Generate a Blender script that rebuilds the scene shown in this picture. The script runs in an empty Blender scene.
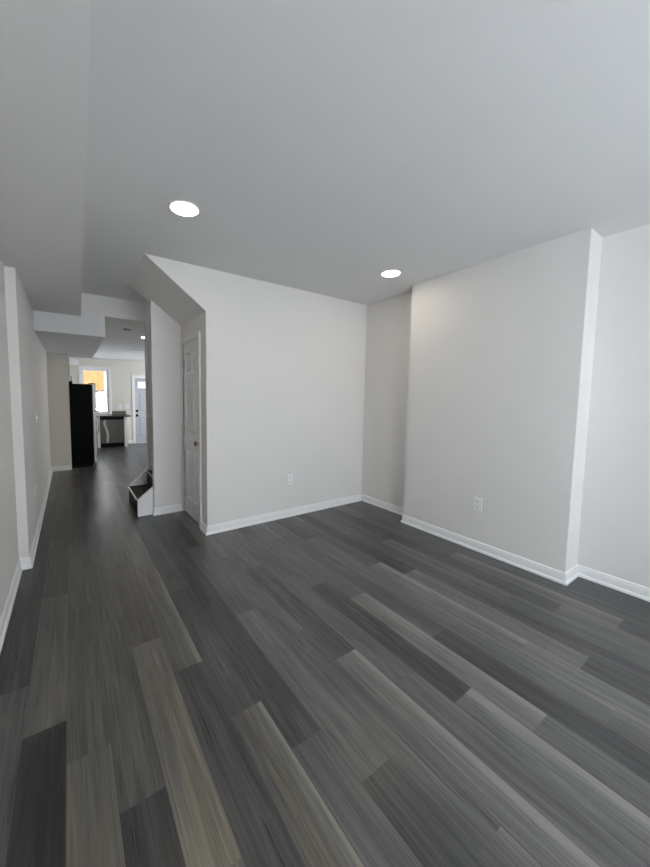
import bpy, bmesh, math, random
from mathutils import Vector, Matrix

scn = bpy.context.scene
COL = scn.collection

# ------------------------------------------------------------------ camera
YAW, PITCH, ROLL, FPX = 0.5978, 0.0757, 0.0134, 335.78
cam_d = bpy.data.cameras.new('camera')
cam = bpy.data.objects.new('camera', cam_d)
COL.objects.link(cam)
cam_d.sensor_fit = 'HORIZONTAL'
cam_d.sensor_width = 36.0
cam_d.lens = FPX * 36.0 / 650.0
cam_d.shift_x = 26.886 / 650.0
cam_d.shift_y = -10.584 / 650.0
cam_d.clip_start = 0.02
fw = Vector((math.sin(YAW) * math.cos(PITCH), math.cos(YAW) * math.cos(PITCH), -math.sin(PITCH)))
rt = Vector((math.cos(YAW), -math.sin(YAW), 0))
up = rt.cross(fw)
rt2 = rt * math.cos(ROLL) + up * math.sin(ROLL)
up2 = -rt * math.sin(ROLL) + up * math.cos(ROLL)
M = Matrix((rt2, up2, -fw)).transposed().to_4x4()
M.translation = Vector((0, 0, 1.37))
cam.matrix_world = M
scn.camera = cam

# ------------------------------------------------------------------ world, exposure
SKY = 11.0
world = bpy.data.worlds.new('sky')
scn.world = world
world.use_nodes = True
wn = world.node_tree.nodes
wn['Background'].inputs[0].default_value = (0.885, 0.935, 1.0, 1)
wn['Background'].inputs[1].default_value = SKY
scn.view_settings.view_transform = 'Standard'
scn.view_settings.look = 'None'
scn.view_settings.gamma = 1.0
scn.view_settings.use_curve_mapping = False
scn.view_settings.exposure = -0.06
scn.cycles.use_denoising = True
scn.cycles.max_bounces = 14
scn.cycles.diffuse_bounces = 10
scn.cycles.glossy_bounces = 6
scn.cycles.transparent_max_bounces = 16
scn.cycles.sample_clamp_indirect = 6.0


def portal(name, loc, rot, sx, sy):
    d = bpy.data.lights.new(name, 'AREA')
    d.shape = 'RECTANGLE'
    d.size, d.size_y = sx, sy
    d.cycles.is_portal = True
    o = bpy.data.objects.new(name, d)
    o.location = loc
    o.rotation_euler = rot
    COL.objects.link(o)


# daylight comes in through the front windows (behind the camera), the rear kitchen window and an added side opening
FRONT_Y = -1.60
BACK_Y = 10.50
FRONT_WIN = [(0.30, 1.45, 0.5, 2.3), (1.65, 2.62, 0.5, 2.3)]
ADDED_SIDE_WIN = (8.5, 9.8, 0.6, 2.0)   # opening added in the right wall for more kitchen light (y0, y1, z0, z1), out of view
BACK_WIN = (0.270, 0.900, 0.87, 2.06)
for (a, b, c, d) in FRONT_WIN:
    portal('front_daylight', ((a + b) / 2, FRONT_Y - 0.14, (c + d) / 2), (math.pi / 2, 0, math.pi), b - a, d - c)
portal('rear_daylight', ((BACK_WIN[0] + BACK_WIN[1]) / 2, BACK_Y + 0.17, (BACK_WIN[2] + BACK_WIN[3]) / 2),
       (-math.pi / 2, 0, 0), BACK_WIN[1] - BACK_WIN[0], BACK_WIN[3] - BACK_WIN[2])
portal('added_side_daylight', (3.216 + 0.2, (ADDED_SIDE_WIN[0] + ADDED_SIDE_WIN[1]) / 2, (ADDED_SIDE_WIN[2] + ADDED_SIDE_WIN[3]) / 2),
       (math.pi / 2, 0, math.pi / 2), ADDED_SIDE_WIN[1] - ADDED_SIDE_WIN[0], ADDED_SIDE_WIN[3] - ADDED_SIDE_WIN[2])
LAMP_FRONT = 40.0      # radiance of the recessed lamps
LAMP_KITCHEN = 90.0

# ------------------------------------------------------------------ materials


def mat(name, col, rough=0.6, metal=0.0, spec=0.5, bump=None, var=None, emit=None):
    m = bpy.data.materials.new(name)
    m.use_nodes = True
    nt = m.node_tree
    b = nt.nodes['Principled BSDF']
    b.inputs['Base Color'].default_value = (*col, 1)
    b.inputs['Roughness'].default_value = rough
    b.inputs['Metallic'].default_value = metal
    b.inputs['Specular IOR Level'].default_value = spec
    if emit:
        b.inputs['Emission Color'].default_value = (*emit[0], 1)
        b.inputs['Emission Strength'].default_value = emit[1]
    tc = nt.nodes.new('ShaderNodeTexCoord')
    if var:
        n = nt.nodes.new('ShaderNodeTexNoise')
        n.inputs['Scale'].default_value = var[0]
        n.inputs['Detail'].default_value = 4
        nt.links.new(tc.outputs['Object'], n.inputs['Vector'])
        r = nt.nodes.new('ShaderNodeValToRGB')
        r.color_ramp.elements[0].position = 0.3
        r.color_ramp.elements[1].position = 0.7
        r.color_ramp.elements[0].color = (*[c * (1 - var[1]) for c in col], 1)
        r.color_ramp.elements[1].color = (*[min(1, c * (1 + var[1])) for c in col], 1)
        nt.links.new(n.outputs['Fac'], r.inputs['Fac'])
        nt.links.new(r.outputs['Color'], b.inputs['Base Color'])
    if bump:
        n = nt.nodes.new('ShaderNodeTexNoise')
        n.inputs['Scale'].default_value = bump[0]
        n.inputs['Detail'].default_value = 3
        nt.links.new(tc.outputs['Object'], n.inputs['Vector'])
        bp = nt.nodes.new('ShaderNodeBump')
        bp.inputs['Strength'].default_value = bump[1]
        bp.inputs['Distance'].default_value = 0.002
        nt.links.new(n.outputs['Fac'], bp.inputs['Height'])
        nt.links.new(bp.outputs['Normal'], b.inputs['Normal'])
    return m


PAINT = mat('grey_wall_paint', (0.75, 0.728, 0.708), 0.75, spec=0.3, bump=(220, 0.12), var=(1.3, 0.012))
KPAINT = mat('warm_lit_wall_paint', (0.705, 0.677, 0.618), 0.75, spec=0.3, bump=(220, 0.12), var=(1.3, 0.012))  # same wall paint, with the warm kitchen light put into its colour
CEIL = mat('ceiling_paint', (0.735, 0.735, 0.735), 0.8, spec=0.3, bump=(160, 0.15), var=(0.9, 0.01))
TRIM = mat('white_trim_paint', (0.86, 0.86, 0.86), 0.32, var=(3, 0.01))
BULK = mat('bulkhead_paint', (0.77, 0.765, 0.75), 0.8, spec=0.3, bump=(160, 0.15), var=(0.9, 0.01))
DOORW = mat('white_door_paint', (0.80, 0.80, 0.79), 0.4, var=(3, 0.01))
DOORG = mat('shaded_white_door_paint', (0.50, 0.51, 0.55), 0.45, var=(3, 0.015))  # white door with its shade put into the grey
PLASTIC = mat('white_plastic', (0.84, 0.84, 0.85), 0.35, var=(5, 0.01))
PLATE = mat('white_kitchen_plastic', (0.80, 0.78, 0.74), 0.4, var=(5, 0.01))
SLOT = mat('dark_slot', (0.03, 0.03, 0.03), 0.6, var=(5, 0.05))
NICKEL = mat('dark_nickel', (0.16, 0.15, 0.145), 0.28, metal=1.0, var=(20, 0.08))
HINGE = mat('satin_hinge_metal', (0.62, 0.62, 0.60), 0.4, metal=0.6, var=(20, 0.05))
BLACK = mat('black_hardware', (0.006, 0.006, 0.0065), 0.4, spec=0.15, var=(20, 0.1))
FRIDGE = mat('black_fridge_side', (0.002, 0.002, 0.0022), 0.4, spec=0.05, bump=(400, 0.2), var=(4, 0.1))
STEEL = mat('stainless_steel', (0.42, 0.41, 0.40), 0.38, metal=1.0, var=(9, 0.04))
STEELD = mat('dark_stainless_steel', (0.19, 0.18, 0.16), 0.42, metal=0.75, var=(9, 0.05))
GRANITE = mat('dark_granite', (0.045, 0.042, 0.04), 0.2, var=(60, 0.5))
SPLASH = mat('grey_granite', (0.12, 0.115, 0.105), 0.35, var=(60, 0.35))
CAB = mat('white_cabinet_paint', (0.80, 0.79, 0.76), 0.4, var=(3, 0.01))
REFLECTION = mat('pale_reflection', (0.50, 0.49, 0.46), 0.3, var=(10, 0.02))  # pale tone of the reflection modelled on the dishwasher
NOSE = mat('worn_nosing_metal', (0.75, 0.73, 0.68), 0.35, metal=0.3, var=(40, 0.15))
VINYL = mat('white_vinyl_frame', (0.85, 0.86, 0.87), 0.35, var=(4, 0.01))
FENCE = mat('golden_cedar', (0.19, 0.085, 0.020), 0.7, var=(7, 0.18))
SIDING = mat('white_siding', (0.80, 0.80, 0.82), 0.6, var=(3, 0.03))
CONCRETE = mat('yard_concrete', (0.55, 0.54, 0.52), 0.8, var=(5, 0.08))


def lamp_mat(name, strength, col):
    return mat(name, (0.9, 0.9, 0.9), 0.5, emit=(col, strength))


LENS_F = lamp_mat('warm_lens_front', LAMP_FRONT, (1.0, 0.90, 0.72))
LENS_OFF = mat('unlit_lens', (0.75, 0.74, 0.71), 0.4, var=(9, 0.02))
LENS_K = lamp_mat('warm_lens_kitchen', LAMP_KITCHEN, (1.0, 0.84, 0.60))


def glass_mat():
    m = bpy.data.materials.new('window_glass')
    m.use_nodes = True
    nt = m.node_tree
    nt.nodes.remove(nt.nodes['Principled BSDF'])
    out = nt.nodes['Material Output']
    t = nt.nodes.new('ShaderNodeBsdfTransparent')
    t.inputs[0].default_value = (0.95, 0.96, 0.96, 1)
    g = nt.nodes.new('ShaderNodeBsdfGlossy')
    g.inputs['Roughness'].default_value = 0.02
    fr = nt.nodes.new('ShaderNodeFresnel')
    fr.inputs[0].default_value = 1.15
    mx = nt.nodes.new('ShaderNodeMixShader')
    nt.links.new(fr.outputs[0], mx.inputs[0])
    nt.links.new(t.outputs[0], mx.inputs[1])
    nt.links.new(g.outputs[0], mx.inputs[2])
    nt.links.new(mx.outputs[0], out.inputs[0])
    return m


GLASS = glass_mat()


def floor_mat(name):
    """grey wood-look vinyl planks: tone / pale edge / brown tint / seed come per plank, grain is procedural"""
    m = bpy.data.materials.new(name)
    m.use_nodes = True
    nt = m.node_tree
    N, L = nt.nodes, nt.links
    b = N['Principled BSDF']

    def math_(op, a, c=None, clamp=False):
        n = N.new('ShaderNodeMath')
        n.operation = op
        n.use_clamp = clamp
        for i, v in enumerate((a, c)):
            if v is None:
                continue
            if isinstance(v, (int, float)):
                n.inputs[i].default_value = v
            else:
                L.new(v, n.inputs[i])
        return n.outputs[0]

    def ramp(fac, pts):
        r = N.new('ShaderNodeValToRGB')
        while len(r.color_ramp.elements) < len(pts):
            r.color_ramp.elements.new(0.5)
        for e, (p, c) in zip(r.color_ramp.elements, pts):
            e.position = p
            e.color = (*c, 1) if not isinstance(c, (int, float)) else (c, c, c, 1)
        L.new(fac, r.inputs[0])
        return r.outputs[0]

    at = N.new('ShaderNodeAttribute')
    at.attribute_name = 'plank'
    sep = N.new('ShaderNodeSeparateColor')
    L.new(at.outputs['Color'], sep.inputs[0])
    tone, edge, warm = sep.outputs
    seed = at.outputs['Alpha']
    uv = N.new('ShaderNodeUVMap')
    uv.uv_map = 'plank_uv'
    sx = N.new('ShaderNodeSeparateXYZ')
    L.new(uv.outputs[0], sx.inputs[0])
    u, v = sx.outputs[0], sx.outputs[1]
    su = math_('MULTIPLY', seed, 37.0)

    def grain(us, vs, detail, dist, rough=0.55):
        c = N.new('ShaderNodeCombineXYZ')
        L.new(math_('MULTIPLY', u, us), c.inputs[0])
        L.new(math_('MULTIPLY', v, vs), c.inputs[1])
        L.new(su, c.inputs[2])
        n = N.new('ShaderNodeTexNoise')
        n.inputs['Scale'].default_value = 1.0
        n.inputs['Detail'].default_value = detail
        n.inputs['Roughness'].default_value = rough
        n.inputs['Distortion'].default_value = dist
        L.new(c.outputs[0], n.inputs['Vector'])
        return n.outputs['Fac']

    broad = grain(2.6, 1.5, 3, 0.7)
    streak = grain(9.0, 1.3, 5, 1.1, 0.66)
    fine = grain(30.0, 3.6, 3, 0.5, 0.66)
    knot = grain(3.5, 2.2, 2, 1.6)
    cath = grain(2.2, 0.7, 1, 0.6)
    # cathedral rings
    rings = math_('SINE', math_('MULTIPLY', cath, 60.0))
    rings = math_('MULTIPLY', rings, 0.03)
    t = math_('ADD', math_('ADD', tone, 0.07), math_('MULTIPLY', math_('SUBTRACT', broad, 0.5), 0.50))
    t = math_('ADD', t, math_('MULTIPLY', math_('SUBTRACT', streak, 0.5), 0.74))
    t = math_('ADD', t, math_('MULTIPLY', math_('SUBTRACT', fine, 0.5), 0.44))
    t = math_('ADD', t, rings)
    kd = ramp(knot, [(0.69, 0.0), (0.80, 1.0)])
    t = math_('SUBTRACT', t, math_('MULTIPLY', kd, 0.22))
    ed = math_('MULTIPLY', edge, math_('POWER', u, 4.0))
    t = math_('ADD', t, math_('MULTIPLY', ed, 0.58))
    # thin dark bevel at the long joints
    jl = math_('MULTIPLY', math_('LESS_THAN', u, 0.018), 0.10)
    t = math_('SUBTRACT', t, jl)
    colr = ramp(t, [(0.0, (0.014, 0.0142, 0.0148)), (0.25, (0.034, 0.0343, 0.0350)), (0.5, (0.073, 0.0725, 0.0720)),
                    (0.75, (0.128, 0.126, 0.123)), (1.0, (0.215, 0.209, 0.200))])
    mx = N.new('ShaderNodeMix')
    mx.data_type = 'RGBA'
    mx.blend_type = 'MULTIPLY'
    wf = math_('MULTIPLY', warm, ramp(broad, [(0.32, 0.25), (0.62, 1.0)]), True)
    L.new(wf, mx.inputs['Factor'])
    L.new(colr, mx.inputs['A'])
    mx.inputs['B'].default_value = (1.06, 0.95, 0.76, 1)
    L.new(mx.outputs['Result'], b.inputs['Base Color'])
    b.inputs['Specular IOR Level'].default_value = 0.5
    rr = ramp(fine, [(0.3, 0.27), (0.7, 0.34)])
    L.new(rr, b.inputs['Roughness'])
    bp = N.new('ShaderNodeBump')
    bp.inputs['Strength'].default_value = 0.05
    bp.inputs['Distance'].default_value = 0.001
    L.new(fine, bp.inputs['Height'])
    L.new(bp.outputs[0], b.inputs['Normal'])
    return m


FLOOR = floor_mat('grey_plank_floor')
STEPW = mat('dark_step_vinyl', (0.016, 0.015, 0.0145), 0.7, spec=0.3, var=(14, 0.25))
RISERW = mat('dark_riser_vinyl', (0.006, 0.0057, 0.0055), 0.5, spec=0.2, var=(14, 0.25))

# ------------------------------------------------------------------ mesh helpers


def box(bm, x0, x1, y0, y1, z0, z1, bevel=0.0, mi=0):
    vs = [bm.verts.new((x, y, z)) for x in (x0, x1) for y in (y0, y1) for z in (z0, z1)]
    idx = [(0, 1, 3, 2), (4, 6, 7, 5), (0, 4, 5, 1), (2, 3, 7, 6), (0, 2, 6, 4), (1, 5, 7, 3)]
    fs = [bm.faces.new([vs[i] for i in f]) for f in idx]
    for f in fs:
        f.material_index = mi
    if bevel:
        es = list({e for f in fs for e in f.edges})
        bmesh.ops.bevel(bm, geom=es, offset=bevel, segments=2, profile=0.5, affect='EDGES')
    return fs


def prism(bm, pts, axis, a, b, mi=0):
    """closed polygon pts (2D) extruded along axis from a to b. axis 'x': pts=(y,z); 'y': pts=(x,z); 'z': pts=(x,y)"""
    def v(p, t):
        return {'x': (t, p[0], p[1]), 'y': (p[0], t, p[1]), 'z': (p[0], p[1], t)}[axis]
    A = [bm.verts.new(v(p, a)) for p in pts]
    B = [bm.verts.new(v(p, b)) for p in pts]
    fs = [bm.faces.new(A), bm.faces.new(B[::-1])]
    n = len(pts)
    for i in range(n):
        fs.append(bm.faces.new((A[i], B[i], B[(i + 1) % n], A[(i + 1) % n])))
    for f in fs:
        f.material_index = mi
    return fs


def lathe(bm, prof, origin, axis='z', n=28, mi=0):
    """prof: list of (radius, height) ; axis gives direction of height"""
    o = Vector(origin)
    rings = []
    for (r, h) in prof:
        ring = []
        for i in range(n):
            a = 2 * math.pi * i / n
            c, s = math.cos(a) * r, math.sin(a) * r
            p = {'z': (c, s, h), '-z': (c, s, -h), 'x': (h, c, s), '-x': (-h, c, s), 'y': (c, h, s), '-y': (c, -h, s)}[axis]
            ring.append(bm.verts.new(o + Vector(p)))
        rings.append(ring)
    for r0, r1 in zip(rings, rings[1:]):
        for i in range(n):
            f = bm.faces.new((r0[i], r0[(i + 1) % n], r1[(i + 1) % n], r1[i]))
            f.material_index = mi
            f.smooth = True
    for ring in (rings[0], rings[-1]):
        if (ring[0].co - ring[n // 2].co).length > 1e-5:
            f = bm.faces.new(ring)
            f.material_index = mi


def tube(bm, pts, r, n=10):
    pts = [Vector(p) for p in pts]
    rings = []
    for i, p in enumerate(pts):
        d = (pts[min(i + 1, len(pts) - 1)] - pts[max(i - 1, 0)]).normalized()
        a = d.orthogonal().normalized() if abs(d.z) > 0.95 else d.cross(Vector((0, 0, 1))).normalized()
        b = d.cross(a)
        rings.append([bm.verts.new(p + a * math.cos(2 * math.pi * k / n) * r + b * math.sin(2 * math.pi * k / n) * r) for k in range(n)])
    for r0, r1 in zip(rings, rings[1:]):
        for k in range(n):
            f = bm.faces.new((r0[k], r0[(k + 1) % n], r1[(k + 1) % n], r1[k]))
            f.smooth = True
    bm.faces.new(rings[0])
    bm.faces.new(rings[-1])


def obj(name, bm, mats, parent=None, loc=None):
    bmesh.ops.recalc_face_normals(bm, faces=bm.faces)
    me = bpy.data.meshes.new(name)
    bm.to_mesh(me)
    bm.free()
    for m in (mats if isinstance(mats, (list, tuple)) else [mats]):
        me.materials.append(m)
    o = bpy.data.objects.new(name, me)
    COL.objects.link(o)
    if parent:
        o.parent = parent
    if loc:
        o.location = loc
    return o


def struct(name, bm, mats, label=None):
    o = obj(name, bm, mats)
    o['kind'] = 'structure'
    if label:
        o['label'] = label
    return o


def thing(name, label, cat, loc=(0, 0, 0), rotz=0.0, group=None):
    o = bpy.data.objects.new(name, None)
    o.empty_display_size = 0.1
    COL.objects.link(o)
    o.location = loc
    o.rotation_euler = (0, 0, rotz)
    o['label'] = label
    o['category'] = cat
    if group:
        o['group'] = group
    return o


def dup(root, loc, rotz, label, group=None):
    r = root.copy()
    COL.objects.link(r)
    r.location = loc
    r.rotation_euler = (0, 0, rotz)
    r['label'] = label
    if group:
        r['group'] = group
    for ch in list(root.children):
        c = ch.copy()
        COL.objects.link(c)
        c.parent = r
        for g in list(ch.children):
            d = g.copy()
            COL.objects.link(d)
            d.parent = c
    return r


BM = bmesh.new

# ------------------------------------------------------------------ dimensions (metres; camera stands at x=0, y=0)
HC = 2.57            # front room ceiling
HK = 2.33            # kitchen ceiling
XL1, XL2, YL = -0.364, -0.302, 3.298
XR1, XB, XR2 = 3.276, 3.031, 3.216      # right wall near, chimney breast, right wall far recess
YB0, YB1 = 0.871, 2.346                 # chimney breast
YF = 3.179                              # closet front wall
XC = 1.093                              # closet side wall with the door
YS = 4.03                               # near stair wall
YSI, YH = 4.13, 4.817                   # stairwell inside faces / header plane
XSW = 0.77                              # free end of near stair wall
XSF = 0.852                             # free end of far stair wall
XSO, ZSO = 0.39, 2.08                   # kitchen soffit
T = 0.12

# ------------------------------------------------------------------ floor: individual planks of one surface
rng = random.Random(7)
PW, PL, PX0 = 0.145, 1.10, -0.052
JOINT = {-2: 1.93, -1: 1.627, 0: 1.42, 1: 1.145, 2: 1.929, 3: 1.63, 4: 1.258, 5: 1.005, 6: 0.771, 7: 1.535, 8: 1.255,
         9: 0.98, 10: 0.767, 11: 0.51, 12: 1.077, 13: 1.45, 14: 0.754, 15: 0.52, 16: 1.33, 17: 1.02, 18: 0.78, 19: 0.504, 20: 1.25, 21: 0.9}
# (row, n): plank starts at JOINT+n*PL.   (tone, pale edge, brown)
PT = {(-2, -1): (.45, 0, .3), (-2, 0): (.26, 0, .1), (-2, 1): (.24, 0, .1), (-2, 2): (.3, 0, .1),
      (-1, -2): (.5, .1, .9), (-1, -1): (.17, 0, .1), (-1, 0): (.48, .2, .6), (-1, 1): (.36, 0, .3), (-1, 2): (.30, 0, .2),
      (0, -2): (.3, 0, .2), (0, -1): (.50, .1, .9), (0, 0): (.44, 0, .4), (0, 1): (.44, 0, .3), (0, 2): (.4, 0, .2),
      (1, -1): (.25, 0, .1), (1, 0): (.44, 0, .4), (1, 1): (.46, 0, .5), (1, 2): (.42, 0, .2),
      (2, -2): (.5, 0, .4), (2, -1): (.55, .1, 1.0), (2, 0): (.38, .1, .5), (2, 1): (.43, .1, .4), (2, 2): (.4, 0, .2),
      (3, -2): (.5, 0, .3), (3, -1): (.32, .1, .1), (3, 0): (.45, .75, .6), (3, 1): (.48, .5, .3), (3, 2): (.5, .2, .1),
      (4, -1): (.45, .95, .9), (4, 0): (.36, 0, .1), (4, 1): (.38, 0, .1), (4, 2): (.36, 0, 0),
      (5, -1): (.46, 0, .1), (5, 0): (.28, 0, .1), (5, 1): (.28, 0, .1), (5, 2): (.28, 0, .1),
      (6, -1): (.35, .1, .1), (6, 0): (.50, 0, .2), (6, 1): (.42, .2, .2), (6, 2): (.26, 0, .1),
      (7, -1): (.46, 0, .1), (7, 0): (.46, .1, .2), (7, 1): (.50, .2, .3), (8, -1): (.54, .9, .2), (8, 0): (.36, 0, .1), (8, 1): (.48, .1, .2),
      (9, -1): (.46, .1, .1), (9, 0): (.46, .1, .1), (9, 1): (.46, 0, .1),
      (10, -1): (.52, 1.0, .1), (10, 0): (.31, 0, .1), (10, 1): (.46, .2, .1),
      (11, -1): (.48, .1, .1), (11, 0): (.56, .8, .2), (11, 1): (.46, 0, .1),
      (12, -1): (.32, 0, 0), (12, 0): (.43, 0, .1), (12, 1): (.44, 0, .1), (13, -1): (.50, .3, .1), (13, 0): (.48, .2, .1),
      (14, -1): (.56, .1, .1), (14, 0): (.56, .8, .1), (14, 1): (.40, 0, 0), (15, -1): (.36, 0, .1), (15, 0): (.54, .3, .1), (15, 1): (.28, 0, .1),
      (16, -1): (.34, 0, 0), (16, 0): (.40, 0, 0), (17, -1): (.46, .2, .1), (17, 0): (.50, .1, .1),
      (18, -1): (.46, .3, .1), (18, 0): (.34, 0, 0), (18, 1): (.26, 0, .1), (19, -1): (.32, 0, 0), (19, 0): (.50, .5, .2), (19, 1): (.38, 0, 0),
      (20, -1): (.34, 0, 0), (20, 0): (.38, 0, 0), (21, -1): (.28, 0, 0), (21, 0): (.32, 0, .1), (22, -1): (.26, 0, 0), (22, 0): (.28, 0, 0)}
bm = BM()
uvl = bm.loops.layers.uv.new('plank_uv')
cl = bm.loops.layers.float_color.new('plank')
FX0, FX1, FY0, FY1 = XL1 - T, XR1 + T, FRONT_Y - T, BACK_Y + T
for k in range(-4, 24):
    x0, x1 = max(FX0, PX0 + k * PW), min(FX1, PX0 + (k + 1) * PW)
    if x1 - x0 < 1e-4:
        continue
    j = JOINT.get(k, rng.uniform(0, PL))
    n = math.floor((FY0 - j) / PL)
    while j + n * PL < FY1:
        y0, y1 = max(FY0, j + n * PL), min(FY1, j + (n + 1) * PL)
        seed = rng.random()
        tone = rng.choice((.26, .32, .36, .4, .43, .46, .5))
        p = PT.get((k, n), (tone, rng.choice((0, 0, .1, .5)), rng.choice((0, .1, .2))))
        if y1 > y0:
            vs = [bm.verts.new(c) for c in ((x0, y0, 0), (x1, y0, 0), (x1, y1, 0), (x0, y1, 0))]
            f = bm.faces.new(vs)
            ub0, ub1 = (x0 - PX0 - k * PW) / PW, (x1 - PX0 - k * PW) / PW
            for lp, (uu, vv) in zip(f.loops, ((ub0, y0), (ub1, y0), (ub1, y1), (ub0, y1))):
                lp[uvl].uv = (uu, vv)
                lp[cl] = (0.475 + (p[0] - 0.44) * 1.5, p[1], p[2], seed)
        n += 1
# sub-floor edge so that the floor is a slab
box(bm, FX0, FX1, FY0, FY1, -0.12, -0.004)
struct('floor', bm, FLOOR)

# ------------------------------------------------------------------ walls
ZT = HC
# left wall, near part and the part that steps 6 cm into the room
bm = BM()
prism(bm, [(XL1 - T, FRONT_Y - T), (XL1, FRONT_Y - T), (XL1, YL), (XL2, YL), (XL2, BACK_Y), (XL1 - T, BACK_Y)], 'z', 0, ZT)
struct('wall_left', bm, PAINT)
# stub wall beside the fridge
bm = BM()
box(bm, XL2, 0.0, 7.315, 7.415, 0, ZSO)
struct('wall_stub', bm, KPAINT)
# right wall with chimney breast
bm = BM()
prism(bm, [(XR1 + T, FRONT_Y - T), (XR1, FRONT_Y - T), (XR1, YB0), (XB, YB0), (XB, YB1), (XR2, YB1), (XR2, 5.0), (XR1 + T, 5.0)][::-1], 'z', 0, ZT)
struct('wall_right', bm, PAINT)


def wall_with_holes(name, xs, zs, holes, y0, y1, m, along='x'):
    """wall in the xz plane made of solid blocks around rectangular openings"""
    bm = BM()
    gx = sorted({xs[0], xs[1], *[h[0] for h in holes], *[h[1] for h in holes]})
    gz = sorted({zs[0], zs[1], *[h[2] for h in holes], *[h[3] for h in holes]})
    cell = {}
    for i in range(len(gx) - 1):
        for k in range(len(gz) - 1):
            cx, cz = (gx[i] + gx[i + 1]) / 2, (gz[k] + gz[k + 1]) / 2
            cell[i, k] = not any(h[0] < cx < h[1] and h[2] < cz < h[3] for h in holes)
    vc = {}

    def v(i, k, y):
        if (i, k, y) not in vc:
            vc[i, k, y] = bm.verts.new((gx[i], y, gz[k]))
        return vc[i, k, y]
    for (i, k), s in cell.items():
        if not s:
            continue
        bm.faces.new((v(i, k, y0), v(i + 1, k, y0), v(i + 1, k + 1, y0), v(i, k + 1, y0)))
        bm.faces.new((v(i, k, y1), v(i, k + 1, y1), v(i + 1, k + 1, y1), v(i + 1, k, y1)))
        for (di, dk, a, b) in ((-1, 0, (i, k), (i, k + 1)), (1, 0, (i + 1, k), (i + 1, k + 1)), (0, -1, (i, k), (i + 1, k)), (0, 1, (i, k + 1), (i + 1, k + 1))):
            if not cell.get((i + di, k + dk), False):
                bm.faces.new((v(*a, y0), v(*b, y0), v(*b, y1), v(*a, y1)))
    if along == 'y':
        for q in bm.verts:
            q.co = (q.co.y, q.co.x, q.co.z)
    return struct(name, bm, m)


wall_with_holes('wall_right_kitchen', (5.0, BACK_Y), (0, ZT), [ADDED_SIDE_WIN], XR2, XR2 + T, KPAINT, 'y')
wall_with_holes('wall_front', (XL1 - T, XR1 + T), (0, ZT), FRONT_WIN, FRONT_Y - T, FRONT_Y, PAINT)
BD = (1.54, 2.27, 0.0, 1.875)     # back door opening
wall_with_holes('wall_back', (XL1 - T, XR1 + T), (0, ZT), [BACK_WIN, BD], BACK_Y, BACK_Y + T, KPAINT)

# closet: front wall carries the triangle over the stair nook
bm = BM()
prism(bm, [(XC, 0), (XR2, 0), (XR2, HC), (0.563, HC), (XC, 2.173)], 'y', YF, YF + 0.1)
struct('wall_closet_front', bm, PAINT)
# closet side wall with its door opening
CD0, CD1, CDH = 3.392, 3.985, 1.955
bm = BM()
for (a, b, c, d) in ((YF + 0.1, CD0, 0, 2.173), (CD1, YS, 0, 2.173), (CD0, CD1, CDH, 2.173)):
    box(bm, XC, XC + 0.1, a, b, c, d)
struct('wall_closet_side', bm, PAINT)
# sloped soffit under the upper flight
bm = BM()
prism(bm, [(0.563, HC), (XC, 2.173), (XC + 0.1, 2.173), (XC + 0.1, HC)], 'y', YF + 0.1, YSI)
struct('ceiling_slope', bm, PAINT)
# stair walls
bm = BM()
zs = 2.173 + (XC - XSW) / (XC - 0.563) * (HC - 2.173)
prism(bm, [(XSW, 0), (XR2, 0), (XR2, HC), (XC + 0.1, HC), (XC + 0.1, 2.173), (XC, 2.173), (XSW, zs)], 'y', YS, YSI)
struct('wall_stair_near', bm, PAINT)
bm = BM()
box(bm, XSF, XR2, YH, YH + 0.1, 0, HC)
struct('wall_stair_far', bm, PAINT)
# header into the kitchen
bm = BM()
box(bm, XL2, XSF, YH, YH + 0.1, HK, HC)
struct('wall_header', bm, PAINT)
# stairwell shaft above the ceiling
bm = BM()
box(bm, 1.25, XR2, YSI - 0.1, YSI, HC + 0.1, 4.4)
box(bm, 1.25, XR2, YH, YH + 0.1, HC + 0.1, 4.4)
box(bm, 1.15, 1.25, YSI - 0.1, YH + 0.1, HC + 0.1, 4.4)
box(bm, XR2, XR2 + 0.1, YSI - 0.1, YH + 0.1, HC + 0.1, 4.4)
box(bm, 1.15, XR2 + 0.1, YSI - 0.1, YH + 0.1, 4.4, 4.5)
struct('wall_stairwell_upper', bm, PAINT)

# ------------------------------------------------------------------ ceilings
bm = BM()
box(bm, FX0, FX1, FY0, YSI, HC, HC + 0.1)
box(bm, FX0, 1.25, YSI, YH + 0.1, HC, HC + 0.1)
struct('ceiling', bm, CEIL)
bm = BM()
box(bm, XL2, XR2, YH + 0.1, BACK_Y, HK, HK + 0.12)
struct('ceiling_kitchen', bm, CEIL)
# dropped bulkhead along the left wall (its edge runs slightly out of parallel)
bm = BM()
prism(bm, [(XL1, FRONT_Y), (0.03, FRONT_Y), (0.072, 1.0), (0.145, YH), (XL2, YH), (XL2, YL), (XL1, YL)], 'z', 2.296, HC)
struct('ceiling_bulkhead', bm, BULK)
bm = BM()
box(bm, XL2, XSO, YH, 7.75, ZSO, HK)
struct('ceiling_soffit', bm, CEIL)
bm = BM()
box(bm, XL2, 0.21, 7.75, BACK_Y, 2.125, HK)
struct('ceiling_soffit_rear', bm, CEIL)

# ------------------------------------------------------------------ baseboards
PROF = [(0, 0), (0.021, 0), (0.021, 0.012), (0.018, 0.019), (0.011, 0.024), (0.011, 0.064), (0.0095, 0.068), (0.0085, 0.080), (0.004, 0.087), (0, 0.089)]


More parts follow.
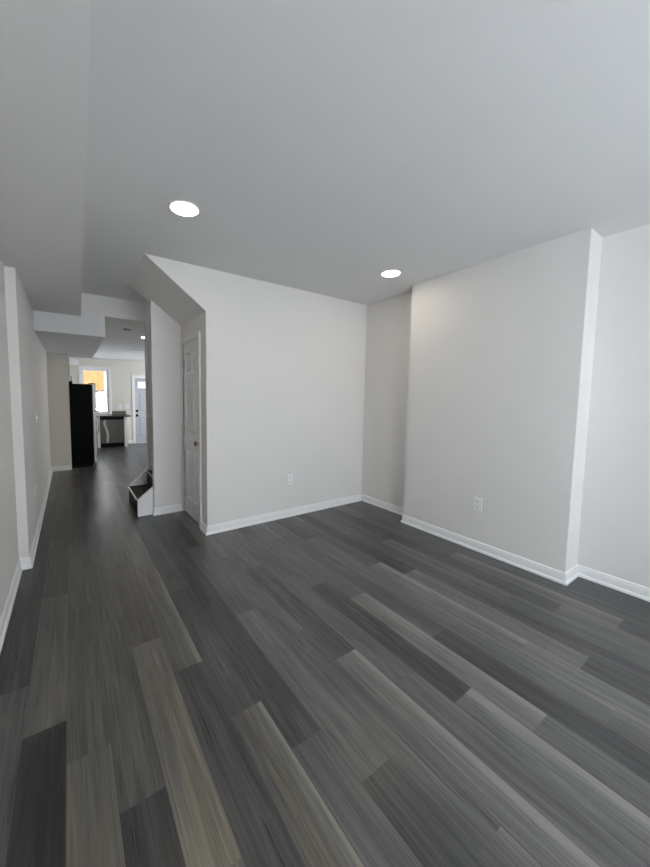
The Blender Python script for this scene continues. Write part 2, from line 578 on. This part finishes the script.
def baseboard(name, path, side=1):
    """path: xy points along the wall face; room lies on the left of travel when side=1"""
    bm = BM()
    pts = [Vector(p) for p in path]
    rings = []
    for i, p in enumerate(pts):
        ns = []
        for a, b in ((i - 1, i), (i, i + 1)):
            if 0 <= a and b < len(pts):
                d = (pts[b] - pts[a]).normalized()
                ns.append(Vector((-d.y, d.x)) * side)
        if len(ns) == 2:
            m_ = (ns[0] + ns[1])
            m_ = m_ / (m_.length_squared / 2) if m_.length > 1e-6 else ns[0]
        else:
            m_ = ns[0]
        rings.append([bm.verts.new((p.x + m_.x * d, p.y + m_.y * d, z)) for d, z in PROF])
    n = len(PROF)
    for r0, r1 in zip(rings, rings[1:]):
        for k in range(n):
            bm.faces.new((r0[k], r0[(k + 1) % n], r1[(k + 1) % n], r1[k]))
    bm.faces.new(rings[0])
    bm.faces.new(rings[-1])
    return struct(name, bm, TRIM)


baseboard('baseboard_left', [(XL1, FRONT_Y), (XL1, YL), (XL2, YL), (XL2, 7.315), (0.0, 7.315)], -1)
baseboard('baseboard_right', [(XR1, FRONT_Y), (XR1, YB0), (XB, YB0), (XB, YB1), (XR2, YB1), (XR2, YF), (XC, YF), (XC, 3.337)], 1)
baseboard('baseboard_stair', [(XC - 0.002, YS), (XSW, YS), (XSW, 4.070)], 1)
baseboard('baseboard_back', [(1.345, BACK_Y), (1.462, BACK_Y)], -1)
baseboard('baseboard_front', [(XL1 + .03, FRONT_Y), (XR1 - .03, FRONT_Y)], 1)

# ------------------------------------------------------------------ doors


def panel_door(name, w, h, th, panels, m):
    """door slab in local coords: x 0..w, front face at y=0 looking -y, z 0..h. panels = list of (x0,x1,z0,z1)"""
    bm = BM()
    gx = sorted({0, w, *[p[0] for p in panels], *[p[1] for p in panels]})
    gz = sorted({0, h, *[p[2] for p in panels], *[p[3] for p in panels]})
    vc = {}

    def v(x, z):
        if (x, z) not in vc:
            vc[x, z] = bm.verts.new((x, 0, z))
        return vc[x, z]
    for i in range(len(gx) - 1):
        for k in range(len(gz) - 1):
            cx, cz = (gx[i] + gx[i + 1]) / 2, (gz[k] + gz[k + 1]) / 2
            if any(p[0] < cx < p[1] and p[2] < cz < p[3] for p in panels):
                continue
            bm.faces.new((v(gx[i], gz[k]), v(gx[i + 1], gz[k]), v(gx[i + 1], gz[k + 1]), v(gx[i], gz[k + 1])))
    for (x0, x1, z0, z1) in panels:
        prev = None
        for ins, dep in ((0, 0), (0.007, 0.012), (0.020, 0.013), (0.045, 0.003)):
            r = [(x0 + ins, z0 + ins), (x1 - ins, z0 + ins), (x1 - ins, z1 - ins), (x0 + ins, z1 - ins)]
            if ins == 0:
                ring = [v(*q) for q in r]
            else:
                ring = [bm.verts.new((q[0], dep, q[1])) for q in r]
                for j in range(4):
                    bm.faces.new((prev[j], prev[(j + 1) % 4], ring[(j + 1) % 4], ring[j]))
            prev = ring
        bm.faces.new(prev)
    # sides and back
    c = [(0, 0), (w, 0), (w, h), (0, h)]
    B = [bm.verts.new((x, th, z)) for x, z in c]
    F = [bm.verts.new((x, 0, z)) for x, z in c]
    for j in range(4):
        bm.faces.new((F[j], F[(j + 1) % 4], B[(j + 1) % 4], B[j]))
    bm.faces.new(B)
    o = struct(name, bm, m)
    return o


# closet door: local x runs towards the camera (-y in the world), face looks to -x
W1 = CD1 - CD0 - 0.008
H1 = 1.94
pan = []
for (a, b) in ((0.085, 0.265), (0.32, 0.50)):
    pan += [(a, b, 0.19, 0.76), (a, b, 0.93, 1.50), (a, b, 1.61, 1.83)]
door1 = panel_door('door_1', W1, H1, 0.035, pan, DOORW)
door1['label'] = 'white six-panel closet door in the nook under the sloped soffit'
door1.matrix_world = Matrix.Translation((XC + 0.006, CD1 - 0.004, 0.012)) @ Matrix.Rotation(-math.pi / 2, 4, 'Z')
# knob and hinges (children, in door space)
bm = BM()
lathe(bm, [(0.030, 0), (0.030, 0.004), (0.026, 0.009), (0.011, 0.011), (0.010, 0.022), (0.016, 0.025), (0.027, 0.032), (0.029, 0.040), (0.024, 0.049), (0.012, 0.053), (0, 0.054)],
      (W1 - 0.034, 0, 0.870), '-y')
k1 = obj('knob', bm, NICKEL, door1)
k1['label'] = 'dark nickel door knob'
for z in (0.22, 0.95, 1.72):
    bm = BM()
    lathe(bm, [(0, 0), (0.006, 0), (0.006, 0.085), (0, 0.085)], (-0.003, -0.004, z - 0.042), 'z', 10)
    box(bm, -0.001, 0.022, -0.0025, 0.0, z - 0.042, z + 0.042)
    obj('hinge', bm, HINGE, door1)
# casing and jamb of the closet door
bm = BM()
cw = 0.052
box(bm, XC - 0.018, XC, CD0 - cw, CD0 - 0.004, 0, CDH + cw, 0.003)
box(bm, XC - 0.018, XC, CD1 + 0.004, YS - 0.002, 0, CDH + cw, 0.003)
box(bm, XC - 0.018, XC, CD0 - 0.004, CD1 + 0.004, CDH + 0.004, CDH + cw, 0.003)
box(bm, XC, XC + 0.1, CD0 - 0.004, CD0, 0, CDH)
box(bm, XC, XC + 0.1, CD1, CD1 + 0.004, 0, CDH)
struct('trim_1', bm, DOORW, 'white casing around the closet door')

# back door
bm_panels = [(0.09, 0.325, 0.18, 0.72), (0.405, 0.64, 0.18, 0.72), (0.09, 0.325, 0.90, 1.42), (0.405, 0.64, 0.90, 1.42), (0.075, 0.655, 1.575, 1.745)]
door2 = panel_door('door_2', 0.722, 1.86, 0.04, bm_panels[:4], DOORG)
door2['label'] = 'white back door, drawn in shaded grey, with a narrow glass light in the far kitchen wall'
door2.location = (1.544, BACK_Y + 0.02, 0.01)
bm = BM()
for (a, b, c, d) in ((0.070, 0.655, 1.560, 1.578), (0.070, 0.655, 1.735, 1.753), (0.070, 0.088, 1.578, 1.735), (0.637, 0.655, 1.578, 1.735)):
    box(bm, a, b, -0.012, 0.0, c, d, 0.002)
lf = obj('light_frame', bm, TRIM, door2)
bm = BM()
box(bm, 0.088, 0.637, -0.006, -0.001, 1.578, 1.735)
pn = obj('pane', bm, mat('glowing_frosted_pane', (0.85, 0.88, 0.92), 0.15, var=(40, 0.05), emit=((0.9, 0.95, 1.0), 1.1)), door2)  # emission put in for daylight behind the glass
pn['label'] = 'frosted door glass with a glow standing in for daylight'
bm = BM()
for i in range(6):
    xx = 0.115 + i * 0.1
    tube(bm, [(xx, -0.007, 1.62), (xx + 0.03, -0.007, 1.69), (xx + 0.06, -0.007, 1.62), (xx + 0.075, -0.007, 1.655)], 0.0035, 6)
obj('leading', bm, HINGE, pn)
for z, nm in ((0.915, 'deadbolt'), (0.785, 'knob')):
    bm = BM()
    lathe(bm, [(0.033, 0), (0.033, 0.012), (0.028, 0.018), (0.012, 0.02), (0.012, 0.035), (0.027, 0.04), (0.027, 0.058), (0, 0.06)] if nm == 'knob'
          else [(0.033, 0), (0.033, 0.014), (0.026, 0.022), (0.010, 0.023), (0.010, 0.034), (0, 0.034)], (0.045, 0, z), '-y')
    d_ = obj(nm, bm, BLACK, door2)
    d_['label'] = 'black ' + nm
bm = BM()
box(bm, BD[0] - 0.075, BD[0] - 0.005, BACK_Y - 0.018, BACK_Y, 0, BD[3] + 0.07, 0.003)
box(bm, BD[1] + 0.005, BD[1] + 0.075, BACK_Y - 0.018, BACK_Y, 0, BD[3] + 0.07, 0.003)
box(bm, BD[0] - 0.005, BD[1] + 0.005, BACK_Y - 0.018, BACK_Y, BD[3] + 0.005, BD[3] + 0.07, 0.003)
box(bm, BD[0], BD[1], BACK_Y, BACK_Y + T, 0, 0.012)
struct('trim_2', bm, TRIM, 'white casing around the back door')

# ------------------------------------------------------------------ windows


def window(name, hole, y_in, y_out, casing_side, casing=True, label=None):
    """double-hung window in a wall whose room face is y_in; casing_side = -1 when the room is at smaller y"""
    x0, x1, z0, z1 = hole
    s = casing_side
    yo = (y_in + y_out) / 2

    def fr(bm, a, b, c, d, y, t, w):
        ya, yb = sorted((y, y + t))
        box(bm, a, b, ya, yb, d - w, d)
        box(bm, a, b, ya, yb, c, c + w)
        box(bm, a, a + w, ya, yb, c + w, d - w)
        box(bm, b - w, b, ya, yb, c + w, d - w)
    bm = BM()
    fr(bm, x0, x1, z0, z1, yo + s * 0.045, -s * 0.10, 0.022)
    w = struct(name, bm, VINYL, label)
    zm = (z0 + z1) / 2 - 0.02 + (0.03 if name == 'window_1' else 0)
    for nm, (c, d, yy) in (('upper_sash', (zm - 0.018, z1 - 0.022, yo - s * 0.02)), ('lower_sash', (z0 + 0.022, zm + 0.018, yo + s * 0.015))):
        bm = BM()
        fr(bm, x0 + 0.022, x1 - 0.022, c, d, yy, s * 0.03, 0.034)
        sa = obj(nm, bm, VINYL, w)
        bm = BM()
        box(bm, x0 + 0.056, x1 - 0.056, yy + s * 0.012 - 0.002, yy + s * 0.012 + 0.002, c + 0.034, d - 0.034)
        obj('pane', bm, GLASS, sa)
    if casing:
        bm = BM()
        cw, ct = 0.055, 0.018
        ya, yb = sorted((y_in, y_in + s * ct))
        box(bm, x0 - cw, x0, ya, yb, z0 - 0.0, z1 + cw, 0.003)
        box(bm, x1, x1 + cw, ya, yb, z0 - 0.0, z1 + cw, 0.003)
        box(bm, x0, x1, ya, yb, z1, z1 + cw, 0.003)
        ya, yb = sorted((y_in, y_in + s * 0.04))
        box(bm, x0 - cw, x1 + cw, ya, yb, z0 - 0.022, z0, 0.003)
        obj('casing', bm, TRIM, w)
    return w


window('window_1', BACK_WIN, BACK_Y, BACK_Y + T, -1, label='white double-hung window over the kitchen counter')
for i, h in enumerate(FRONT_WIN):
    window('window_%d' % (i + 2), h, FRONT_Y, FRONT_Y - T, 1)

# ------------------------------------------------------------------ yard outside the kitchen window
bm = BM()
box(bm, -3.0, 5.0, BACK_Y + T, 16.0, -0.14, -0.02)
struct('ground', bm, CONCRETE)
bm = BM()
for i in range(22):
    box(bm, -2.5, 3.5, 14.0, 14.03 + 0.012, 0.0 + i * 0.13, 0.128 + i * 0.13, 0.004)
o = obj('neighbouring_wall', bm, SIDING)
o['kind'] = 'structure'
fe = thing('wooden_board_panel', 'golden wooden board panel on the white wall outside the kitchen window', 'board panel', (0.40, 14.0, 0))
for i in range(7):
    bm = BM()
    box(bm, i * 0.095, i * 0.095 + 0.091, -0.06, -0.03, 1.47, 2.55, 0.003)
    obj('board', bm, FENCE, fe)
for z in (1.6, 2.3):
    bm = BM()
    box(bm, 0.0, 0.66, -0.03, 0.0, z, z + 0.08, 0.003)
    obj('rail', bm, FENCE, fe)

# ------------------------------------------------------------------ staircase
st = thing('staircase', 'dark vinyl stairs with white skirt boards rising behind the stub wall beside the hall', 'stairs', (0.605, YH - 0.7, 0))
X0s, RISE, RUN = 0.0, 0.185, 0.222
yA, yB = 0.018, 0.668       # local y span of treads
for i in range(11):
    bm = BM()
    box(bm, X0s + i * RUN, X0s + i * RUN + 0.018, yA if i else -0.012, yB, max(0.0, i * RISE), (i + 1) * RISE - 0.024)
    r_ = obj('riser', bm, RISERW, st)
    bm = BM()
    xa, xb = X0s + i * RUN - 0.012, X0s + (i + 1) * RUN + 0.016
    if i == 0:      # bottom tread runs past the end of the stub wall
        prism(bm, [(xa, -0.012), (0.155, -0.012), (0.155, yA), (xb, yA), (xb, yB), (xa, yB)], 'z', RISE - 0.024, RISE)
    else:
        box(bm, xa, xb, yA, yB, (i + 1) * RISE - 0.024, (i + 1) * RISE, 0.004)
    t_ = obj('tread', bm, STEPW, st)
    bm = BM()
    box(bm, X0s + i * RUN - 0.016, X0s + i * RUN - 0.0125, (yA if i else -0.01), yB - 0.01, (i + 1) * RISE - 0.007, (i + 1) * RISE + 0.001, 0.001)
    box(bm, X0s + i * RUN - 0.016, X0s + i * RUN + 0.003, (yA if i else -0.01), yB - 0.01, (i + 1) * RISE + 0.0003, (i + 1) * RISE + 0.002)
    obj('nosing', bm, NOSE, t_)
sl = RISE / RUN
# near skirt board: stands proud of the stub wall end; only the free lower piece
L2 = XSW - 0.605 - 0.003
bm = BM()
prism(bm, [(-0.004, 0), (L2, 0), (L2, 0.19 + L2 * sl), (-0.004, 0.19)], 'y', -0.037, -0.013)
prism(bm, [(-0.004, 0.0), (L2, 0.0), (L2, 0.022), (-0.004, 0.022)], 'y', -0.045, -0.037)
# raised margin along the top and front of the skirt
prism(bm, [(-0.004, 0.022), (0.05, 0.022), (0.05, 0.165), (L2, 0.165 - 0.0 + (L2 - 0.05) * sl - 0.02), (L2, 0.19 + L2 * sl), (-0.004, 0.19)], 'y', -0.041, -0.037)
s1 = obj('near_skirt', bm, TRIM, st)
bm = BM()
prism(bm, [(0.012, 0), (0.4, 0), (2.6, 2.6 * sl - 0.15), (2.6, 0.20 + 2.6 * sl), (0.012, 0.20 + 0.012 * sl)], 'y', 0.670, 0.694)
obj('far_skirt', bm, TRIM, st)
# handrail on the far stair wall
hr = thing('handrail', 'pale handrail on the far wall of the stairwell', 'handrail', (0.88, YH, 1.09))
bm = BM()
tube(bm, [(-0.015, -0.002, 0.0), (-0.015, -0.05, 0.0), (0.05, -0.05, 0.012), (0.12, -0.05, 0.06), (1.6, -0.05, 0.06 + 1.48 * sl)], 0.019, 12)
obj('rail', bm, TRIM, hr)
for xx in (0.35, 1.3):
    bm = BM()
    zz = 0.06 + (xx - 0.12) * sl
    tube(bm, [(xx, -0.001, zz - 0.06), (xx, -0.05, zz - 0.055), (xx, -0.05, zz - 0.012)], 0.007, 8)
    obj('bracket', bm, HINGE, hr)

# ------------------------------------------------------------------ recessed lamps


def downlight(label, loc, lens, group):
    t = thing('recessed_ceiling_light', label, 'ceiling light', loc, 0, group)
    bm = BM()
    lathe(bm, [(0.083, 0.002), (0.084, 0.009), (0.088, 0.010), (0.093, 0.006), (0.095, 0.0005)], (0, 0, 0), '-z', 36)
    obj('trim_ring', bm, PLASTIC, t)
    bm = BM()
    lathe(bm, [(0.0825, 0.0005), (0.0825, 0.007), (0.05, 0.0085), (0.0, 0.009)], (0, 0, 0), '-z', 36)
    obj('lens', bm, lens, t)
    return t


GF = 'recessed lights in the front room ceiling'
dl = downlight('lit round recessed light in the ceiling, the one nearer the left bulkhead', (0.648, 2.278, HC), LENS_F, GF)
dup(dl, (2.585, 2.251, HC), 0, 'lit round recessed light in the ceiling beside the chimney breast', GF)
GK = 'recessed lights in the kitchen ceiling'
kl = downlight('lit kitchen ceiling light half hidden behind the stair wall edge', (1.10, 6.10, HK), LENS_K, GK)
ku = downlight('small unlit recessed kitchen ceiling light above the back door', (1.70, 9.95, HK), LENS_OFF, GK)
dup(ku, (1.26, 7.95, HK), 0, 'unlit recessed kitchen ceiling light between the lit one and the back door', GK)

sd = thing('smoke_detector', 'round smoke detector on the kitchen ceiling just past the header', 'smoke detector', (0.722, 5.44, HK))
bm = BM()
lathe(bm, [(0.066, 0.0005), (0.066, 0.008), (0.060, 0.012)], (0, 0, 0), '-z', 32)
obj('base', bm, PLASTIC, sd)
bm = BM()
lathe(bm, [(0.058, 0.010), (0.058, 0.024), (0.048, 0.034), (0.020, 0.037), (0, 0.037)], (0, 0, 0), '-z', 32)
obj('cover', bm, mat('shaded_white_plastic', (0.34, 0.33, 0.31), 0.5, var=(8, .05)), sd)  # white cover, dim kitchen shade put into its colour

# ------------------------------------------------------------------ outlets and switches (local: face looks -y, wall at y=0)


def outlet(label, loc, rotz, group=None):
    t = thing('wall_outlet', label, 'outlet', loc, rotz, group)
    bm = BM()
    box(bm, -0.037, 0.037, -0.007, 0, -0.06, 0.06, 0.003)
    pl = obj('cover_plate', bm, PLASTIC, t)
    for z in (-0.026, 0.026):
        bm = BM()
        pts = []
        for i in range(20):
            a = 2 * math.pi * i / 20
            pts.append((max(-0.0165, min(0.0165, 0.021 * math.cos(a))), z + 0.0165 * math.sin(a)))
        prism(bm, pts, 'y', -0.0095, -0.006)
        rc = obj('receptacle', bm, PLATE, t)
        bm = BM()
        box(bm, -0.0085, -0.006, -0.0102, -0.009, z - 0.001, z + 0.009)
        box(bm, 0.006, 0.0085, -0.0102, -0.009, z - 0.001, z + 0.008)
        box(bm, -0.0025, 0.0025, -0.0102, -0.009, z - 0.011, z - 0.006)
        obj('slot', bm, SLOT, rc)
    bm = BM()
    lathe(bm, [(0.0035, 0.006), (0.0035, 0.0085), (0, 0.009)], (0, 0, 0), '-y', 12)
    obj('screw', bm, HINGE, t)
    return t


GO = 'wall outlets low on the walls'
ou = outlet('white outlet low on the closet front wall', (2.063, YF, 0.431), 0, GO)
dup(ou, (XB, 1.539, 0.429), -math.pi / 2, 'white outlet low on the chimney breast face', GO)
dup(ou, (XL2, 4.109, 0.422), math.pi / 2, 'white outlet low on the left hall wall', GO)
kp = dup(ou, (1.32, BACK_Y, 1.05), 0, 'white cover plate above the counter, nearer the back door', 'plates above the kitchen counter')
kp.scale = (1.5, 1, 1.15)
kq = dup(ou, (1.137, BACK_Y, 1.05), 0, 'white cover plate above the counter, nearer the window', 'plates above the kitchen counter')
kq.scale = (1.4, 1, 1.15)
sw = thing('light_switch', 'white toggle light switch on the left hall wall', 'switch', (XL2, 4.557, 1.112), math.pi / 2)
bm = BM()
box(bm, -0.037, 0.037, -0.007, 0, -0.06, 0.06, 0.003)
obj('cover_plate', bm, PLASTIC, sw)
bm = BM()
prism(bm, [(-0.006, -0.012), (-0.006, 0.012), (-0.018, 0.014), (-0.018, 0.006)], 'x', -0.005, 0.005)
obj('toggle', bm, PLASTIC, sw)
for z in (-0.03, 0.03):
    bm = BM()
    lathe(bm, [(0.0035, 0.006), (0.0035, 0.0085), (0, 0.009)], (0, 0, z), '-y', 12)
    obj('screw', bm, HINGE, sw)

# ------------------------------------------------------------------ kitchen
fr = thing('refrigerator', 'black-sided refrigerator with stainless doors standing past the left stub wall', 'refrigerator', (XL2, 7.445, 0))
FXD = 0.355 - XL2
bm = BM()
box(bm, 0.02, FXD, 0, 0.64, 0.05, 1.568, 0.006)
obj('body', bm, FRIDGE, fr)
bm = BM()
box(bm, 0.04, FXD - 0.02, 0.02, 0.62, 0.0, 0.05)
obj('kick_plate', bm, BLACK, fr)
bm = BM()
box(bm, 0.02, 0.36, 0.01, 0.63, 1.568, 1.61, 0.006)
obj('rear_top_cover', bm, FRIDGE, fr)
for nm, (a, b) in (('freezer_door', (1.10, 1.572)), ('fridge_door', (0.075, 1.085))):
    bm = BM()
    box(bm, FXD + 0.006, FXD + 0.066, 0.0, 0.64, a, b, 0.008)
    d_ = obj(nm, bm, STEEL, fr)
    bm = BM()
    za, zb = (a + 0.03, a + 0.33) if nm == 'freezer_door' else (b - 0.45, b - 0.03)
    xo = FXD + 0.066
    tube(bm, [(xo - 0.002, 0.05, za), (xo + 0.03, 0.05, za), (xo + 0.035, 0.05, za + 0.03), (xo + 0.035, 0.05, zb - 0.03), (xo + 0.03, 0.05, zb), (xo - 0.002, 0.05, zb)], 0.010, 10)
    obj('handle', bm, STEEL, d_)
for z in (1.092,):
    bm = BM()
    box(bm, FXD - 0.002, FXD + 0.05, -0.004, 0.05, z - 0.006, z + 0.006)
    obj('hinge', bm, HINGE, fr)
bm = BM()
box(bm, FXD - 0.05, FXD + 0.05, 0.0, 0.06, 1.573, 1.588, 0.003)
obj('hinge_cover', bm, BLACK, fr)

# base cabinet left of dishwasher (mostly behind the refrigerator)
cb = thing('base_cabinet', 'white base cabinet between refrigerator and dishwasher under the counter', 'cabinet', (XL2, 9.95, 0))
wcb = 0.628 - XL2
bm = BM()
box(bm, 0.01, wcb, 0.02, BACK_Y - 9.955, 0.08, 0.80)
box(bm, wcb - 0.055, wcb, 0.0, 0.02, 0.0, 0.80, 0.002)
box(bm, 0.0, wcb - 0.055, 0.06, 0.08, 0.0, 0.08)
obj('body', bm, CAB, cb)
for k in range(2):
    bm = BM()
    xa = 0.02 + k * 0.425
    box(bm, xa, xa + 0.415, 0.0, 0.018, 0.10, 0.78, 0.003)
    d_ = obj('door', bm, CAB, cb)
    bm = BM()
    xh = xa + (0.38 if k == 0 else 0.035)
    tube(bm, [(xh, 0.0, 0.60), (xh, -0.03, 0.61), (xh, -0.03, 0.71), (xh, 0.0, 0.72)], 0.005, 8)
    obj('handle', bm, BLACK, d_)

dw = thing('dishwasher', 'stainless dishwasher with black control strip under the counter', 'dishwasher', (0.633, 9.95, 0))
bm = BM()
box(bm, 0.0, 0.547, 0.03, 0.53, 0.09, 0.80)
obj('body', bm, BLACK, dw)
bm = BM()
box(bm, 0.006, 0.541, 0.0, 0.03, 0.115, 0.725, 0.005)
dd = obj('door', bm, STEELD, dw)
bm = BM()
box(bm, 0.006, 0.541, 0.0, 0.03, 0.73, 0.797, 0.004)
obj('control_panel', bm, BLACK, dw)
bm = BM()
box(bm, 0.006, 0.541, 0.05, 0.07, 0.0, 0.112)
obj('kick_plate', bm, BLACK, dw)
bm = BM()
box(bm, 0.06, 0.487, -0.016, 0.0, 0.690, 0.706, 0.004)
obj('handle', bm, STEELD, dd)
# pale S-shaped strip standing in for a reflection on the door
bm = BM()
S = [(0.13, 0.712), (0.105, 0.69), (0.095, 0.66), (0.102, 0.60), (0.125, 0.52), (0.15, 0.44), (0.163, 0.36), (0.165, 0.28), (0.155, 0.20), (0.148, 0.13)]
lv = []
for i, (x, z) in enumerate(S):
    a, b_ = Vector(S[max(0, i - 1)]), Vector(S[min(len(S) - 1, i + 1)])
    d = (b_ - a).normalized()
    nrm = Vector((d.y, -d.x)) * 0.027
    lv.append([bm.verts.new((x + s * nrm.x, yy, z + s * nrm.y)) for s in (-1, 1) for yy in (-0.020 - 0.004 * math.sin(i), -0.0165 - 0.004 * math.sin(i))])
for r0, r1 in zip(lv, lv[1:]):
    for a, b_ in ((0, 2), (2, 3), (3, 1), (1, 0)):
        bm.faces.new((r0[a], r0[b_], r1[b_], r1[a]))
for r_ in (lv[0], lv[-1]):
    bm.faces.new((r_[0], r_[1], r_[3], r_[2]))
fs_ = obj('reflection_strip', bm, REFLECTION, dd)
fs_['label'] = 'pale curled strip standing in for a reflection on the dishwasher door'

ep = thing('cabinet_end_panel', 'white end panel at the right side of the dishwasher', 'cabinet panel', (1.186, 9.945, 0))
bm = BM()
box(bm, 0, 0.075, 0, BACK_Y - 9.95, 0, 0.80, 0.002)
obj('panel', bm, CAB, ep)

ct = thing('countertop', 'dark granite countertop along the far kitchen wall under the window', 'countertop', (XL2, 9.90, 0.80))
bm = BM()
box(bm, 0, 1.346 - XL2, 0, BACK_Y - 9.90, 0, 0.035, 0.004)
obj('slab', bm, GRANITE, ct)
bm = BM()
box(bm, 0.955 - XL2, 1.30 - XL2, BACK_Y - 9.90 - 0.02, BACK_Y - 9.90, 0.035, 0.13, 0.002)
obj('backsplash', bm, SPLASH, ct)

uc = thing('wall_cabinet', 'white wall cabinet past the refrigerator, just peeking out behind the stub wall', 'cabinet', (XL2, 8.30, 1.62))
bm = BM()
box(bm, 0, 0.31, 0, 1.6, 0, 2.125 - 1.62)
obj('body', bm, CAB, uc)
for k in range(4):
    bm = BM()
    box(bm, 0.311, 0.329, 0.005 + k * 0.4, 0.395 + k * 0.4, 0.005, 0.49, 0.003)
    d_ = obj('door', bm, CAB, uc)
    bm = BM()
    yy = (0.36 if k % 2 == 0 else 0.04) + k * 0.4
    tube(bm, [(0.329, yy, 0.04), (0.355, yy, 0.045), (0.355, yy, 0.13), (0.329, yy, 0.135)], 0.005, 8)
    obj('handle', bm, NICKEL, d_)

bpy.context.view_layer.update()
